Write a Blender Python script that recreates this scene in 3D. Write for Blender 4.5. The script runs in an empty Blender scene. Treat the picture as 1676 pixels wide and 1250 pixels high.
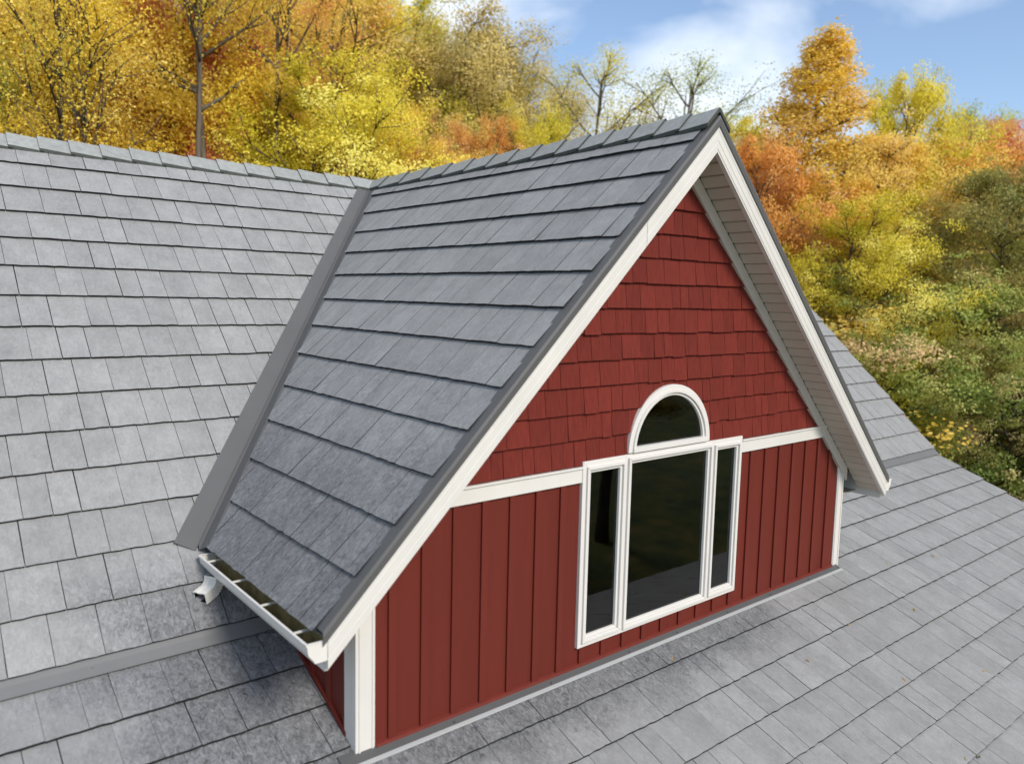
import bpy, bmesh, math, random
import numpy as np
from mathutils import Vector, Matrix
from mathutils.geometry import tessellate_polygon
random.seed(7); RNG = np.random.default_rng(7)
sc = bpy.context.scene
COL = sc.collection

# ------------------------------------------------------------------ camera
cam_d = bpy.data.cameras.new('camera'); cam = bpy.data.objects.new('camera', cam_d)
COL.objects.link(cam); sc.camera = cam
YAW, PIT, ROL, FPX = 0.6888, -0.1106, 0.0223, 1266.93
fw = Vector((math.sin(YAW)*math.cos(PIT), math.cos(YAW)*math.cos(PIT), math.sin(PIT)))
rt = Vector((math.cos(YAW), -math.sin(YAW), 0)); up = rt.cross(fw)
r2 = math.cos(ROL)*rt + math.sin(ROL)*up; u2 = -math.sin(ROL)*rt + math.cos(ROL)*up
CAM = Vector((-4.3417, -3.4675, 2.4519))
mw = Matrix((r2, u2, -fw)).transposed().to_4x4(); mw.translation = CAM
cam.matrix_world = mw
cam_d.sensor_width = 36; cam_d.lens = FPX/1676*36
cam_d.clip_start = .05; cam_d.clip_end = 2000
cam_d.dof.use_dof = True; cam_d.dof.focus_distance = 6.3; cam_d.dof.aperture_fstop = 1.25

# ------------------------------------------------------------------ light
SUN_EL, SUN_AZ = math.radians(38), math.radians(179)      # azimuth clockwise from +y
SDIR = Vector((math.sin(SUN_AZ)*math.cos(SUN_EL), math.cos(SUN_AZ)*math.cos(SUN_EL), math.sin(SUN_EL)))
world = bpy.data.worlds.new('World'); sc.world = world; world.use_nodes = True
nt = world.node_tree; nt.nodes.clear()
def nn(t, typ, **k):
    n = t.nodes.new(typ)
    for a, b in k.items(): setattr(n, a, b)
    return n
sky = nn(nt, 'ShaderNodeTexSky', sky_type='NISHITA', sun_disc=False, sun_elevation=SUN_EL, sun_rotation=SUN_AZ)
sky.air_density = 1.0; sky.dust_density = 0.6; sky.ozone_density = 3.0; sky.altitude = 100
tc = nn(nt, 'ShaderNodeTexCoord')
mp = nn(nt, 'ShaderNodeMapping'); mp.inputs['Scale'].default_value = (1.0, 1.0, 2.6)
mp.inputs['Rotation'].default_value = (0.15, 0.5, 0.3); mp.inputs['Location'].default_value = (0.15, .4, 0.2)
n1 = nn(nt, 'ShaderNodeTexNoise'); n1.inputs['Scale'].default_value = 2.3; n1.inputs['Detail'].default_value = 6; n1.inputs['Roughness'].default_value = .5
n1.inputs['Distortion'].default_value = .35
rmp = nn(nt, 'ShaderNodeValToRGB'); rmp.color_ramp.elements[0].position = .45; rmp.color_ramp.elements[1].position = .66
rmp.color_ramp.elements[0].color = (0.06, .06, .06, 1); rmp.color_ramp.elements[1].color = (.95, .95, .95, 1)
mix = nn(nt, 'ShaderNodeMix', data_type='RGBA'); mix.inputs['B'].default_value = (6.3, 6.7, 7.2, 1)
bg = nn(nt, 'ShaderNodeBackground'); bg.inputs['Strength'].default_value = .135
wo = nn(nt, 'ShaderNodeOutputWorld')
L = nt.links.new
L(tc.outputs['Generated'], mp.inputs[0]); L(mp.outputs[0], n1.inputs[0]); L(n1.outputs[0], rmp.inputs[0])
L(rmp.outputs[0], mix.inputs['Factor']); L(sky.outputs[0], mix.inputs['A']); L(mix.outputs['Result'], bg.inputs[0]); L(bg.outputs[0], wo.inputs[0])
sun_d = bpy.data.lights.new('sun', 'SUN'); sun_d.energy = 2.65; sun_d.angle = math.radians(16); sun_d.color = (1, .93, .83)
sun = bpy.data.objects.new('sun', sun_d); COL.objects.link(sun); sun.rotation_euler = SDIR.to_track_quat('Z', 'Y').to_euler()
vs = sc.view_settings; sc.display_settings.display_device = 'sRGB'
vs.view_transform = 'Standard'; vs.look = 'None'; vs.gamma = 1; vs.use_curve_mapping = False; vs.exposure = 0.44
sc.cycles.max_bounces = 6; sc.cycles.transparent_max_bounces = 8

# ------------------------------------------------------------------ materials
def mat(name, col, rough=.6, spec=.5, noise=None, bump=None, metal=0):
    """noise = (scale xyz, amount, detail); bump = (scale xyz, strength, distance)"""
    m = bpy.data.materials.new(name); m.use_nodes = True; t = m.node_tree; b = t.nodes['Principled BSDF']
    b.inputs['Base Color'].default_value = (*col, 1); b.inputs['Roughness'].default_value = rough
    b.inputs['Specular IOR Level'].default_value = spec; b.inputs['Metallic'].default_value = metal
    lk = t.links.new
    tcn = nn(t, 'ShaderNodeTexCoord'); oi = nn(t, 'ShaderNodeObjectInfo')
    if noise:
        mpn = nn(t, 'ShaderNodeMapping'); mpn.inputs['Scale'].default_value = noise[0]
        vm = nn(t, 'ShaderNodeVectorMath', operation='MULTIPLY_ADD')
        vm.inputs[1].default_value = (37, 91, 53); lk(oi.outputs['Random'], vm.inputs[0]); lk(tcn.outputs['Object'], vm.inputs[2])
        lk(vm.outputs[0], mpn.inputs[0])
        nz = nn(t, 'ShaderNodeTexNoise'); nz.inputs['Scale'].default_value = 1; nz.inputs['Detail'].default_value = noise[2]; nz.inputs['Roughness'].default_value = .65
        lk(mpn.outputs[0], nz.inputs[0])
        mr = nn(t, 'ShaderNodeMapRange'); mr.inputs[1].default_value = .25; mr.inputs[2].default_value = .75
        mr.inputs[3].default_value = 1-noise[1]; mr.inputs[4].default_value = 1+noise[1]
        lk(nz.outputs[0], mr.inputs[0])
        # every piece also a little lighter or darker
        mo = nn(t, 'ShaderNodeMapRange'); mo.inputs[3].default_value = 1-noise[3]; mo.inputs[4].default_value = 1+noise[3]
        lk(oi.outputs['Random'], mo.inputs[0])
        mu = nn(t, 'ShaderNodeMath', operation='MULTIPLY'); lk(mr.outputs[0], mu.inputs[0]); lk(mo.outputs[0], mu.inputs[1])
        vs_ = nn(t, 'ShaderNodeVectorMath', operation='SCALE'); vs_.inputs[0].default_value = col; lk(mu.outputs[0], vs_.inputs['Scale'])
        lk(vs_.outputs[0], b.inputs['Base Color'])
    if bump:
        mpb = nn(t, 'ShaderNodeMapping'); mpb.inputs['Scale'].default_value = bump[0]; lk(tcn.outputs['Object'], mpb.inputs[0])
        nb = nn(t, 'ShaderNodeTexNoise'); nb.inputs['Scale'].default_value = 1; nb.inputs['Detail'].default_value = 5; lk(mpb.outputs[0], nb.inputs[0])
        bp = nn(t, 'ShaderNodeBump'); bp.inputs['Strength'].default_value = bump[1]; bp.inputs['Distance'].default_value = bump[2]
        lk(nb.outputs[0], bp.inputs['Height']); lk(bp.outputs[0], b.inputs['Normal'])
    return m

def slate_material():
    m = bpy.data.materials.new('weathered_slate'); m.use_nodes = True; t = m.node_tree; b = t.nodes['Principled BSDF']; lk = t.links.new
    tcn = nn(t, 'ShaderNodeTexCoord'); oi = nn(t, 'ShaderNodeObjectInfo'); geo = nn(t, 'ShaderNodeNewGeometry')
    vm = nn(t, 'ShaderNodeVectorMath', operation='MULTIPLY_ADD'); vm.inputs[1].default_value = (37, 91, 53)
    lk(oi.outputs['Random'], vm.inputs[0]); lk(tcn.outputs['Object'], vm.inputs[2])
    def noise(src, scale, det, rough=.6, dist=0.):
        mpn = nn(t, 'ShaderNodeMapping'); mpn.inputs['Scale'].default_value = scale; lk(src, mpn.inputs[0])
        nz = nn(t, 'ShaderNodeTexNoise'); nz.inputs['Scale'].default_value = 1; nz.inputs['Detail'].default_value = det
        nz.inputs['Roughness'].default_value = rough; nz.inputs['Distortion'].default_value = dist; lk(mpn.outputs[0], nz.inputs[0]); return nz.outputs[0]
    def rng(src, a, b_, c, d):
        r = nn(t, 'ShaderNodeMapRange'); r.interpolation_type = 'SMOOTHSTEP'
        for i, v in enumerate((a, b_, c, d)): r.inputs[1+i].default_value = v
        lk(src, r.inputs[0]); return r.outputs[0]
    def mth(op, a, b_=None):
        n = nn(t, 'ShaderNodeMath', operation=op)
        for i, v in enumerate((a, b_)):
            if v is None: continue
            if isinstance(v, (int, float)): n.inputs[i].default_value = v
            else: lk(v, n.inputs[i])
        return n.outputs[0]
    fine = noise(vm.outputs[0], (42, 24, 30), 7, .74, 1.2)          # mottling drawn out up the slope
    big = noise(vm.outputs[0], (7, 6, 6), 3, .55)
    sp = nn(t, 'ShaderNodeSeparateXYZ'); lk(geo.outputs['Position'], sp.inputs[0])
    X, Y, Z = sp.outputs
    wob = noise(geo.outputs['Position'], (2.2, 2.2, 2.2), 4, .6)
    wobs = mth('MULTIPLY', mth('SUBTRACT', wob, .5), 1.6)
    # stained where the dormer keeps the wash of the rain off: a band at its foot and, with painted shade, under its left eave
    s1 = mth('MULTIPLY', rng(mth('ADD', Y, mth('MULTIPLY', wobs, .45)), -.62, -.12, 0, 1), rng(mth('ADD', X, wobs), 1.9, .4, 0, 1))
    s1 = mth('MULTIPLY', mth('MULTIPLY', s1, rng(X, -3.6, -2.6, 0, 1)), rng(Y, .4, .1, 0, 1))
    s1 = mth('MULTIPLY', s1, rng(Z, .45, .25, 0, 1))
    s2 = mth('MULTIPLY', rng(mth('ADD', X, wobs), -4.0, -3.0, 0, 1), rng(Z, .95, .5, 0, 1))  # under the left eave: its shadow painted into the colour along with the stain
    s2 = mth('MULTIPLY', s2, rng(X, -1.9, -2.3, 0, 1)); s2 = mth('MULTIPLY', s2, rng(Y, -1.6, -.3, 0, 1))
    s3 = mth('MULTIPLY', mth('MULTIPLY', rng(mth('ADD', Z, mth('MULTIPLY', wobs, .6)), 2.3, .9, 0, .85), rng(X, -2.95, -2.85, 0, 1)), rng(mth('SUBTRACT', Y, X), 4.35, 4.0, 0, 1))  # dormer's lower courses: wet dirt and shading both put into the colour
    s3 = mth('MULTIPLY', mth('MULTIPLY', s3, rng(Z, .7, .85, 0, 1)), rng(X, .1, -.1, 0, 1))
    stain_shade = mth('MAXIMUM', mth('MAXIMUM', s1, s2), s3)
    amp = mth('MULTIPLY_ADD', stain_shade, .95); 
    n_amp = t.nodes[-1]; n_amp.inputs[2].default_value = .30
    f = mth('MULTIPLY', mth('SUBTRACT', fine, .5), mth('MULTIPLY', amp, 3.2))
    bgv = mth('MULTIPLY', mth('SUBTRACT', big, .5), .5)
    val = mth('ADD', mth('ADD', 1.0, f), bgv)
    val = mth('MULTIPLY', val, rng(stain_shade, 0, 1, 1.0, .64))
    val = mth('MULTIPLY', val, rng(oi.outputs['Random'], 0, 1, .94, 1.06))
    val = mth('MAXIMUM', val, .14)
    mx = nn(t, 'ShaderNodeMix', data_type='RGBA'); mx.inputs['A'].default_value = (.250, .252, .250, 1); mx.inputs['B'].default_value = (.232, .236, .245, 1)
    lk(stain_shade, mx.inputs['Factor'])
    scl = nn(t, 'ShaderNodeVectorMath', operation='SCALE'); lk(mx.outputs['Result'], scl.inputs[0]); lk(val, scl.inputs['Scale'])
    lk(scl.outputs[0], b.inputs['Base Color'])
    b.inputs['Roughness'].default_value = .62; b.inputs['Specular IOR Level'].default_value = .35
    hb = mth('ADD', fine, mth('MULTIPLY', noise(vm.outputs[0], (14, 5, 9), 4), .8))
    bp = nn(t, 'ShaderNodeBump'); bp.inputs['Strength'].default_value = .55; bp.inputs['Distance'].default_value = .004
    lk(hb, bp.inputs['Height']); lk(bp.outputs[0], b.inputs['Normal'])
    return m
M = {}
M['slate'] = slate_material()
M['edge'] = mat('slate_broken_edge', (.022, .023, .026), .85, .2, ((40, 40, 40), .4, 3, .1))
M['cap'] = mat('ridge_slate', (.27, .28, .27), .6, .35, ((22, 22, 22), .22, 6, .05), ((60, 60, 60), .4, .002))
M['capedge'] = mat('ridge_slate_edge', (.055, .062, .055), .7, .3, ((40, 40, 40), .3, 3, .1))
M['deck'] = mat('roof_felt', (.02, .02, .022), .95, .1)
M['metal'] = mat('grey_coated_metal', (.088, .088, .088), .5, .35, ((3, 3, 3), .06, 3, .02))
M['metal_mid'] = mat('slate_grey_metal', (.14, .142, .144), .55, .3, ((3, 3, 3), .08, 4, .02))
M['metal_valley'] = mat('valley_metal', (.095, .096, .097), .5, .35, ((3, 3, 3), .06, 3, .02))
M['metal_light'] = mat('pale_metal_hem', (.36, .37, .37), .4, .5)
M['screw'] = mat('screw_head', (.06, .055, .05), .4, .5)
M['red'] = mat('red_vinyl_siding', (.122, .0185, .0118), .55, .28, ((5, 5, .6), .12, 5, .04), ((180, 180, 12), .12, .001))
M['shake'] = mat('red_cedar_shake_siding', (.138, .0215, .0150), .65, .15, ((70, 70, 5), .24, 5, .11), ((170, 170, 9), .6, .0022))
M['white'] = mat('cream_trim', (.62, .60, .565), .45, .4, ((3, 3, 2), .05, 4, .02))
M['vinyl'] = mat('white_vinyl_frame', (.64, .62, .59), .35, .5, ((3, 3, 3), .03, 3, .01))
M['soffit'] = mat('beige_soffit', (.50, .445, .375), .6, .3, ((6, 6, 6), .05, 3, .03))
M['frieze'] = mat('beige_frieze', (.55, .50, .435), .6, .3, ((6, 6, 6), .05, 3, .02))
M['gutter'] = mat('cream_gutter_enamel', (.66, .64, .60), .3, .5, ((9, 9, 9), .06, 5, .02))
M['gutterin'] = mat('mossy_gutter_inside', (.21, .18, .085), .6, .3, ((14, 14, 14), .6, 6, .05))
M['steel'] = mat('hanger_steel', (.55, .54, .5), .35, .5)
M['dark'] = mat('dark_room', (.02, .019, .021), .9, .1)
M['jamb'] = mat('window_jamb_inside', (.62, .66, .66), .6, .3)
M['sill_in'] = mat('spacer_bar', (.12, .15, .14), .5, .3)
g = bpy.data.materials.new('window_glass'); g.use_nodes = True; t = g.node_tree; t.nodes.clear()
gl = nn(t, 'ShaderNodeBsdfGlossy'); gl.inputs['Roughness'].default_value = .01
tr = nn(t, 'ShaderNodeBsdfTransparent'); tr.inputs[0].default_value = (.82, .86, .84, 1)
fr_ = nn(t, 'ShaderNodeFresnel'); fr_.inputs[0].default_value = 1.72; ms = nn(t, 'ShaderNodeMixShader'); o_ = nn(t, 'ShaderNodeOutputMaterial')
t.links.new(fr_.outputs[0], ms.inputs[0]); t.links.new(tr.outputs[0], ms.inputs[1]); t.links.new(gl.outputs[0], ms.inputs[2]); t.links.new(ms.outputs[0], o_.inputs[0])
M['glass'] = g

# ------------------------------------------------------------------ helpers
def obj(name, me, parent=None, label=None, cat=None, group=None, kind=None, mw=None):
    o = bpy.data.objects.new(name, me); COL.objects.link(o)
    if parent is not None: o.parent = parent
    if mw is not None: o.matrix_local = mw
    for k, v in (('label', label), ('category', cat), ('group', group), ('kind', kind)):
        if v: o[k] = v
    return o
def mesh(name, verts, faces, mats, fm=None, smooth=False):
    me = bpy.data.meshes.new(name); me.from_pydata([tuple(v) for v in verts], [], faces)
    for m in (mats if isinstance(mats, (list, tuple)) else [mats]): me.materials.append(m)
    if fm: me.polygons.foreach_set('material_index', fm)
    if smooth: me.polygons.foreach_set('use_smooth', [True]*len(faces))
    me.update(); return me
class MB:
    def __init__(s): s.v = []; s.f = []; s.m = []
    def add(s, vs, fs, mi=0):
        b = len(s.v); s.v += [tuple(v) for v in vs]; s.f += [tuple(i+b for i in f) for f in fs]; s.m += [mi]*len(fs)
    def box(s, x0, x1, y0, y1, z0, z1, mi=0):
        s.add([(x0,y0,z0),(x1,y0,z0),(x1,y1,z0),(x0,y1,z0),(x0,y0,z1),(x1,y0,z1),(x1,y1,z1),(x0,y1,z1)],
              [(0,3,2,1),(4,5,6,7),(0,1,5,4),(1,2,6,5),(2,3,7,6),(3,0,4,7)], mi)
    def prism(s, poly, d, mi=0):
        """poly: list of 3-D points (planar loop), extruded by vector d"""
        n = len(poly); p = [Vector(q) for q in poly]; d = Vector(d)
        nrm = Vector((0,0,0))
        for i in range(n): nrm += p[i].cross(p[(i+1) % n])
        if nrm.dot(d) > 0: p = p[::-1]
        s.add(p + [q+d for q in p], [tuple(range(n)), tuple(range(2*n-1, n-1, -1))] + [((i+1) % n, i, n+i, n+(i+1) % n) for i in range(n)], mi)
    def loft(s, rings, closed=False, caps=False, mi=0):
        n = len(rings[0]); vs = [q for r in rings for q in r]; fs = []
        for k in range(len(rings)-1):
            for i in range(n if closed else n-1):
                j = (i+1) % n
                fs.append((k*n+i, k*n+j, (k+1)*n+j, (k+1)*n+i))
        if caps: fs += [tuple(range(n-1, -1, -1)), tuple(range((len(rings)-1)*n, len(rings)*n))]
        s.add(vs, fs, mi)
    def tube(s, pts, rad, n=6, mi=0):
        pts = [Vector(p) for p in pts]; rings = []
        for i, p in enumerate(pts):
            d = (pts[min(i+1, len(pts)-1)] - pts[max(i-1, 0)]).normalized()
            a = d.orthogonal().normalized() if i == 0 else (a - d*a.dot(d)).normalized()
            b = d.cross(a); r = rad[i] if hasattr(rad, '__len__') else rad
            rings.append([p + r*(math.cos(2*math.pi*k/n)*a + math.sin(2*math.pi*k/n)*b) for k in range(n)])
        s.loft(rings, True, True, mi)
    def obj(s, name, mats, parent=None, recalc=True, smooth=False, **k):
        me = mesh(name, s.v, s.f, mats, s.m, smooth)
        if recalc:
            bm = bmesh.new(); bm.from_mesh(me); bmesh.ops.recalc_face_normals(bm, faces=bm.faces); bm.to_mesh(me); bm.free()
        return obj(name, me, parent, **k)
def bevel(o, w, seg=2):
    md = o.modifiers.new('bevel', 'BEVEL'); md.width = w; md.segments = seg; md.limit_method = 'ANGLE'; md.angle_limit = math.radians(40)
def clip(poly, a, b, c):
    """keep the part of the 2-D polygon where a*x + b*y <= c"""
    out = []
    n = len(poly)
    for i in range(n):
        p, q = poly[i], poly[(i+1) % n]; dp = a*p[0]+b*p[1]-c; dq = a*q[0]+b*q[1]-c
        if dp <= 0: out.append(p)
        if (dp < 0) != (dq < 0) and abs(dp-dq) > 1e-12:
            tt = dp/(dp-dq); out.append((p[0]+tt*(q[0]-p[0]), p[1]+tt*(q[1]-p[1])))
    o2 = []
    for p in out:
        if not o2 or math.hypot(p[0]-o2[-1][0], p[1]-o2[-1][1]) > 1e-5: o2.append(p)
    if len(o2) > 2 and math.hypot(o2[0][0]-o2[-1][0], o2[0][1]-o2[-1][1]) < 1e-5: o2.pop()
    return o2 if len(o2) > 2 else []
def area(p):
    return abs(sum(p[i][0]*p[(i+1) % len(p)][1]-p[(i+1) % len(p)][0]*p[i][1] for i in range(len(p))))/2
# ------------------------------------------------------------------ the house: frame of reference
# z = 0 is where the dormer's front wall meets the lower roof; x along that wall, y into the house
GZ = -5.2                       # lawn level
HW, MD, OV = 3.593, .984, .257  # white rake apex, dormer slope, rake overhang
XE = 2.787                      # half width at the dormer eave
MU, YT, ZT = .9564, .985, .415  # upper slope; foot of the upper slope
ML = .4148                      # lower slope
YR = 4.307                      # main ridge
XR, XL = 6.943, -8.5            # main roof ends
YF = -3.1                       # front eave
house = bpy.data.objects.new('house', None); COL.objects.link(house); house.location = (0, 0, GZ)
house['label'] = 'grey slate roofed house with a red gabled dormer and white trim'; house['category'] = 'house'
ROOT = Matrix.Translation((0, 0, -GZ))
def part(o):                    # put a part modelled in world space under the house
    o.parent = house; o.matrix_local = ROOT @ o.matrix_local; return o
def hp(mb, name, mats, label=None, **k): return part(mb.obj(name, mats, label=label, **k))

class Frame:
    def __init__(s, O, U, V):
        s.O, s.U, s.V = Vector(O), Vector(U).normalized(), Vector(V).normalized(); s.N = s.U.cross(s.V)
        if s.N.z < 0: s.N = -s.N
    def P(s, u, v, h=0): return s.O + s.U*u + s.V*v + s.N*h
    def M(s, u, v):
        m = Matrix((s.U, s.V, s.N)).transposed().to_4x4(); m.translation = s.P(u, v); return m
E_ = .305                        # slate exposure
def hgt(v, t=.019): return t - (t-.003)/E_*v
_cache = {}
def slate_mesh(poly, key=None, vr=0):
    """poly in local (u, v), v = 0 is the butt"""
    if key and (key, vr) in _cache: return _cache[(key, vr)]
    pts = []
    n = len(poly); rr = random.Random(vr*77+int(1000*poly[1][0]))
    tk = .0225 + rr.uniform(-.0025, .003)
    for i in range(n):                      # break the butt edge up
        p, q = poly[i], poly[(i+1) % n]; pts.append(p)
        if abs(p[1]) < 1e-4 and abs(q[1]) < 1e-4:
            k = max(2, int(abs(q[0]-p[0])/.045))
            for j in range(1, k): pts.append((p[0]+(q[0]-p[0])*j/k, rr.uniform(-.004, .003)))
    a = sum(pts[i][0]*pts[(i+1) % len(pts)][1]-pts[(i+1) % len(pts)][0]*pts[i][1] for i in range(len(pts)))
    if a < 0: pts = pts[::-1]
    m = len(pts)
    top = [(u, v, hgt(v, tk)+(rr.uniform(-.0012, .0012) if v < .01 else 0)) for u, v in pts]
    bot = [(u, v, hgt(v, tk)-.0165) for u, v in pts]
    fs = [tuple(range(m)), tuple(range(2*m-1, m-1, -1))]; fm = [0, 1]
    for i in range(m):
        j = (i+1) % m; fs.append((i, m+i, m+j, j)); fm.append(1)
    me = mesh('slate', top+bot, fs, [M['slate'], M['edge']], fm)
    if key: _cache[(key, vr)] = me
    return me
def lay_slates(parent, fr, courses, limits, cuts, keep=None, fine=.003, cap=300, seed=1, near=None, dead=()):
    """courses: v of each butt; limits(v) -> (u0, u1); cuts(v) -> half planes a*u+b*v<=c; near(centre)->size for the choice"""
    rd = random.Random(seed); out = []
    for ci, v0 in enumerate(courses):
        u0, u1 = limits(v0); u = u0 - rd.uniform(0, .2); run = rd.randint(1, 5)
        v1 = courses[ci+1] if ci+1 < len(courses) else v0+E_
        while u < u1:
            w = rd.choice((.15, .175, .19, .21, .235, .255)); run -= 1
            g = fine
            if run <= 0: g = .0075; run = rd.randint(3, 6)
            vt = (v1-v0)+.03
            full = [(u+g/2, v0), (u+w-g/2, v0), (u+w-g/2, v0+vt), (u+g/2, v0+vt)]; poly = full
            for (a, b, c) in [(-1, 0, -u0), (1, 0, u1)] + list(cuts(v0)): 
                poly = clip(poly, a, b, c)
                if not poly: break
            if poly and area(poly) > .0006:
                c = fr.P(u+w/2, v0+.15)
                if keep is None or keep(c): out.append((u, v0, w, g, vt, poly, area(poly) > area(full)-1e-6, c, rd.randint(0, 3)))
            u += w
    out.sort(key=lambda s: (s[7]-CAM).length - (4 if (near is None or near(s[7])) else -40))
    rest = MB()
    for i, (u, v0, w, g, vt, poly, whole, c, vr) in enumerate(out):
        lp = [(p[0]-u, p[1]-v0) for p in poly]
        if i < cap:
            me = slate_mesh(lp, (round(w, 3), round(g, 4), round(vt, 2)) if whole else None, vr if whole else i)
            o = obj('slate', me, parent); o.matrix_local = fr.M(u, v0) @ Matrix.Rotation(math.radians(rd.uniform(-.25, .25)), 4, 'Z')
        else:
            me = slate_mesh(lp, (round(w, 3), round(g, 4), round(vt, 2)) if whole else None, vr if whole else i)
            fm = fr.M(u, v0); b = len(rest.v)
            rest.v += [tuple(fm @ q.co) for q in me.vertices]
            for pl in me.polygons: rest.f.append(tuple(b+k for k in pl.vertices)); rest.m.append(pl.material_index)
    if rest.v: rest.obj('slate_field', [M['slate'], M['edge']], parent, recalc=False, kind='stuff')
    return len(out)
def deck(name, pts, th=.06, label=None):
    mb = MB(); p = [Vector(q) for q in pts]; n = (p[1]-p[0]).cross(p[2]-p[0]).normalized()
    if n.z < 0: n = -n
    p = [q - n*.0115 for q in p]
    mb.prism(p, -n*th); return hp(mb, name, M['deck'], label)

# nominal planes (slates stand about 2 cm above them)
def zu(y): return ZT+.05 + MU*(y-.974)
def zl(y): return ML*y+.018
def zd(x): return HW+.05 - MD*abs(x)
nU = math.hypot(1, MU); nL = math.hypot(1, ML); nD = math.hypot(1, MD)

# ---- upper slope of the main roof
fu = Frame((0, YT, zu(YT)), (1, 0, 0), (0, 1, MU))
LU = (YR-YT)*nU
up_c = [k*.3047 for k in range(15)]
up_deck = deck('upper_roof', [(XL, YT-.02, zu(YT-.02)), (XR, YT-.02, zu(YT-.02)), (XR, YR, zu(YR)), (XL, YR, zu(YR))], .03, 'steep upper slope of the main roof')
def v2y(v): return YT+v/nU
xa, ya, xb, yb = -.375, 4.073, -2.998, 1.414
def cutL(v):     # slates left of the valley metal
    y = v2y(v)
    if y < 1.30: return [(1, 0, -2.52)]
    # line through (xa,va)-(xb,vb): keep left
    va, vb = (ya-YT)*nU, (yb-YT)*nU; k = (xb-xa)/(vb-va)
    return [(1, -k, xa-k*va), (0, 1, LU)]
def cutR(v):
    y = v2y(v)
    if y < 1.30: return [(-1, 0, -2.52)]
    va, vb = (ya-YT)*nU, (yb-YT)*nU; k = (-xb+xa)/(vb-va)
    return [(-1, k, xa+k*va), (0, 1, LU)]
inframe = lambda c: c.x > -4.7
n_a = lay_slates(up_deck, fu, up_c, lambda v: (XL, 0), cutL, cap=230, seed=3, near=inframe)
n_b = lay_slates(up_deck, fu, up_c, lambda v: (0, XR), cutR, cap=70, seed=4, near=lambda c: c.x > 3.0)
# ---- lower slope
fl = Frame((0, 0, zl(0)), (1, 0, 0), (0, 1, ML))
low_deck = deck('lower_roof', [(XL, YF, zl(YF)), (XR, YF, zl(YF)), (XR, YT, zl(YT)), (XL, YT, zl(YT))], .03, 'shallow lower slope of the main roof')
ylow = [.615-.2815*k for k in range(13, -1, -1)]; low_c = [y*nL for y in ylow]
def keepl(c): return not (abs(c.x) < 2.40 and c.y > .16)
n_c = lay_slates(low_deck, fl, low_c, lambda v: (XL, XR), lambda v: [(0, 1, .935*nL)], keep=keepl, fine=.0018, cap=300, seed=5,
                 near=lambda c: (c-CAM).dot(fw) > 3.4 and abs((c-CAM).dot(r2)/(c-CAM).dot(fw)) < .72 and (c-CAM).dot(u2)/(c-CAM).dot(fw) > -.52)
# ---- the dormer's two slopes
ye = -.215
for sg in (-1, 1):
    fd = Frame((sg*2.826, 0, zd(2.826)), (0, 1, 0), (-sg*1, 0, MD))
    dk = deck('dormer_roof', [(sg*(XE+.03), -OV+.01, zd(XE+.03)), (0, -OV+.01, zd(0)), (0, YR, zd(0)), (sg*(XE+.03), 1.36, zd(XE+.03))], .03,
              'left slope of the dormer roof' if sg < 0 else 'right slope of the dormer roof')
    # valley side: y <= 4.178 - 1.027|x| ; |x| = 2.826 - v/nD
    dc = [k*.3093 for k in range(13)]
    k = 1.027/nD
    lay_slates(dk, fd, dc, lambda v: (ye, YR), lambda v: [(1, -k, 4.178-1.027*2.826), (0, 1, 2.80*nD)], cap=300 if sg < 0 else 150, seed=8+sg,
               near=(lambda c: True))
    # trailing decks' inner clip is hidden by the ridge caps

# ---- ridge caps
def ridge_cap(a, b, axis, zr, taper=.0):
    """one bent cap; a = butt end, b = tail, along x ('x') or y ('y')"""
    leg, th = .172, .022; mb = MB(); sl = .98; nn_ = math.hypot(1, sl)
    rings = []
    for s_, lift in ((a, .023), (b, .001)):
        top = [(-leg/nn_, -leg*sl/nn_), (-.012, -.012), (0, -.003), (.012, -.012), (leg/nn_, -leg*sl/nn_)]
        prof = [(p[0], p[1]+lift+th*nn_) for p in top] + [(p[0], p[1]+lift) for p in top[::-1]]
        rings.append([((s_, YR+p[0], zr+p[1]) if axis == 'x' else (p[0], s_, zr+p[1])) for p in prof])
    mb.loft(rings, True, True)
    mb.m = [0]*4+[1]*6+[1, 1]
    o = hp(mb, 'ridge_cap', [M['cap'], M['capedge']]); bevel(o, .002, 1); return o
ZC = HW+.05+.014
xs = [-.29, -.589, -.882, -1.168, -1.446, -1.715, -1.976, -2.238, -2.492, -2.733, -2.975, -3.207, -3.43]
while xs[-1] > XL+.2: xs.append(xs[-1]-.225)
prev = 0.02
for x in xs: ridge_cap(x, prev+.035, 'x', ZC); prev = x
prev = -.02; x = .3
while x < XR+.05: ridge_cap(x, prev-.035, 'x', ZC); prev = x; x += .3
ys = [4.05, 3.80, 3.558, 3.153, 2.774, 2.422, 2.095, 1.781, 1.481, 1.192, .92, .663, .415, .179, -.041, -.272]
ys = [3.971] + ys[2:]
prev = YR-.05
for y in ys: ridge_cap(y, prev+.035, 'y', ZC); prev = y

# ---- back slope of the main roof (one sheet of slates seen only from elsewhere)
fbk = Frame((0, 2*YR-YT, zu(YT)), (-1, 0, 0), (0, -1, MU))
bk = deck('back_roof', [(XL, 2*YR-YT, zu(YT)), (XR, 2*YR-YT, zu(YT)), (XR, YR, zu(YR)), (XL, YR, zu(YR))], .03, 'back slope of the main roof')
lay_slates(bk, fbk, up_c, lambda v: (-XR, -XL), lambda v: [(0, 1, LU)], cap=0, seed=21)

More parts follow.
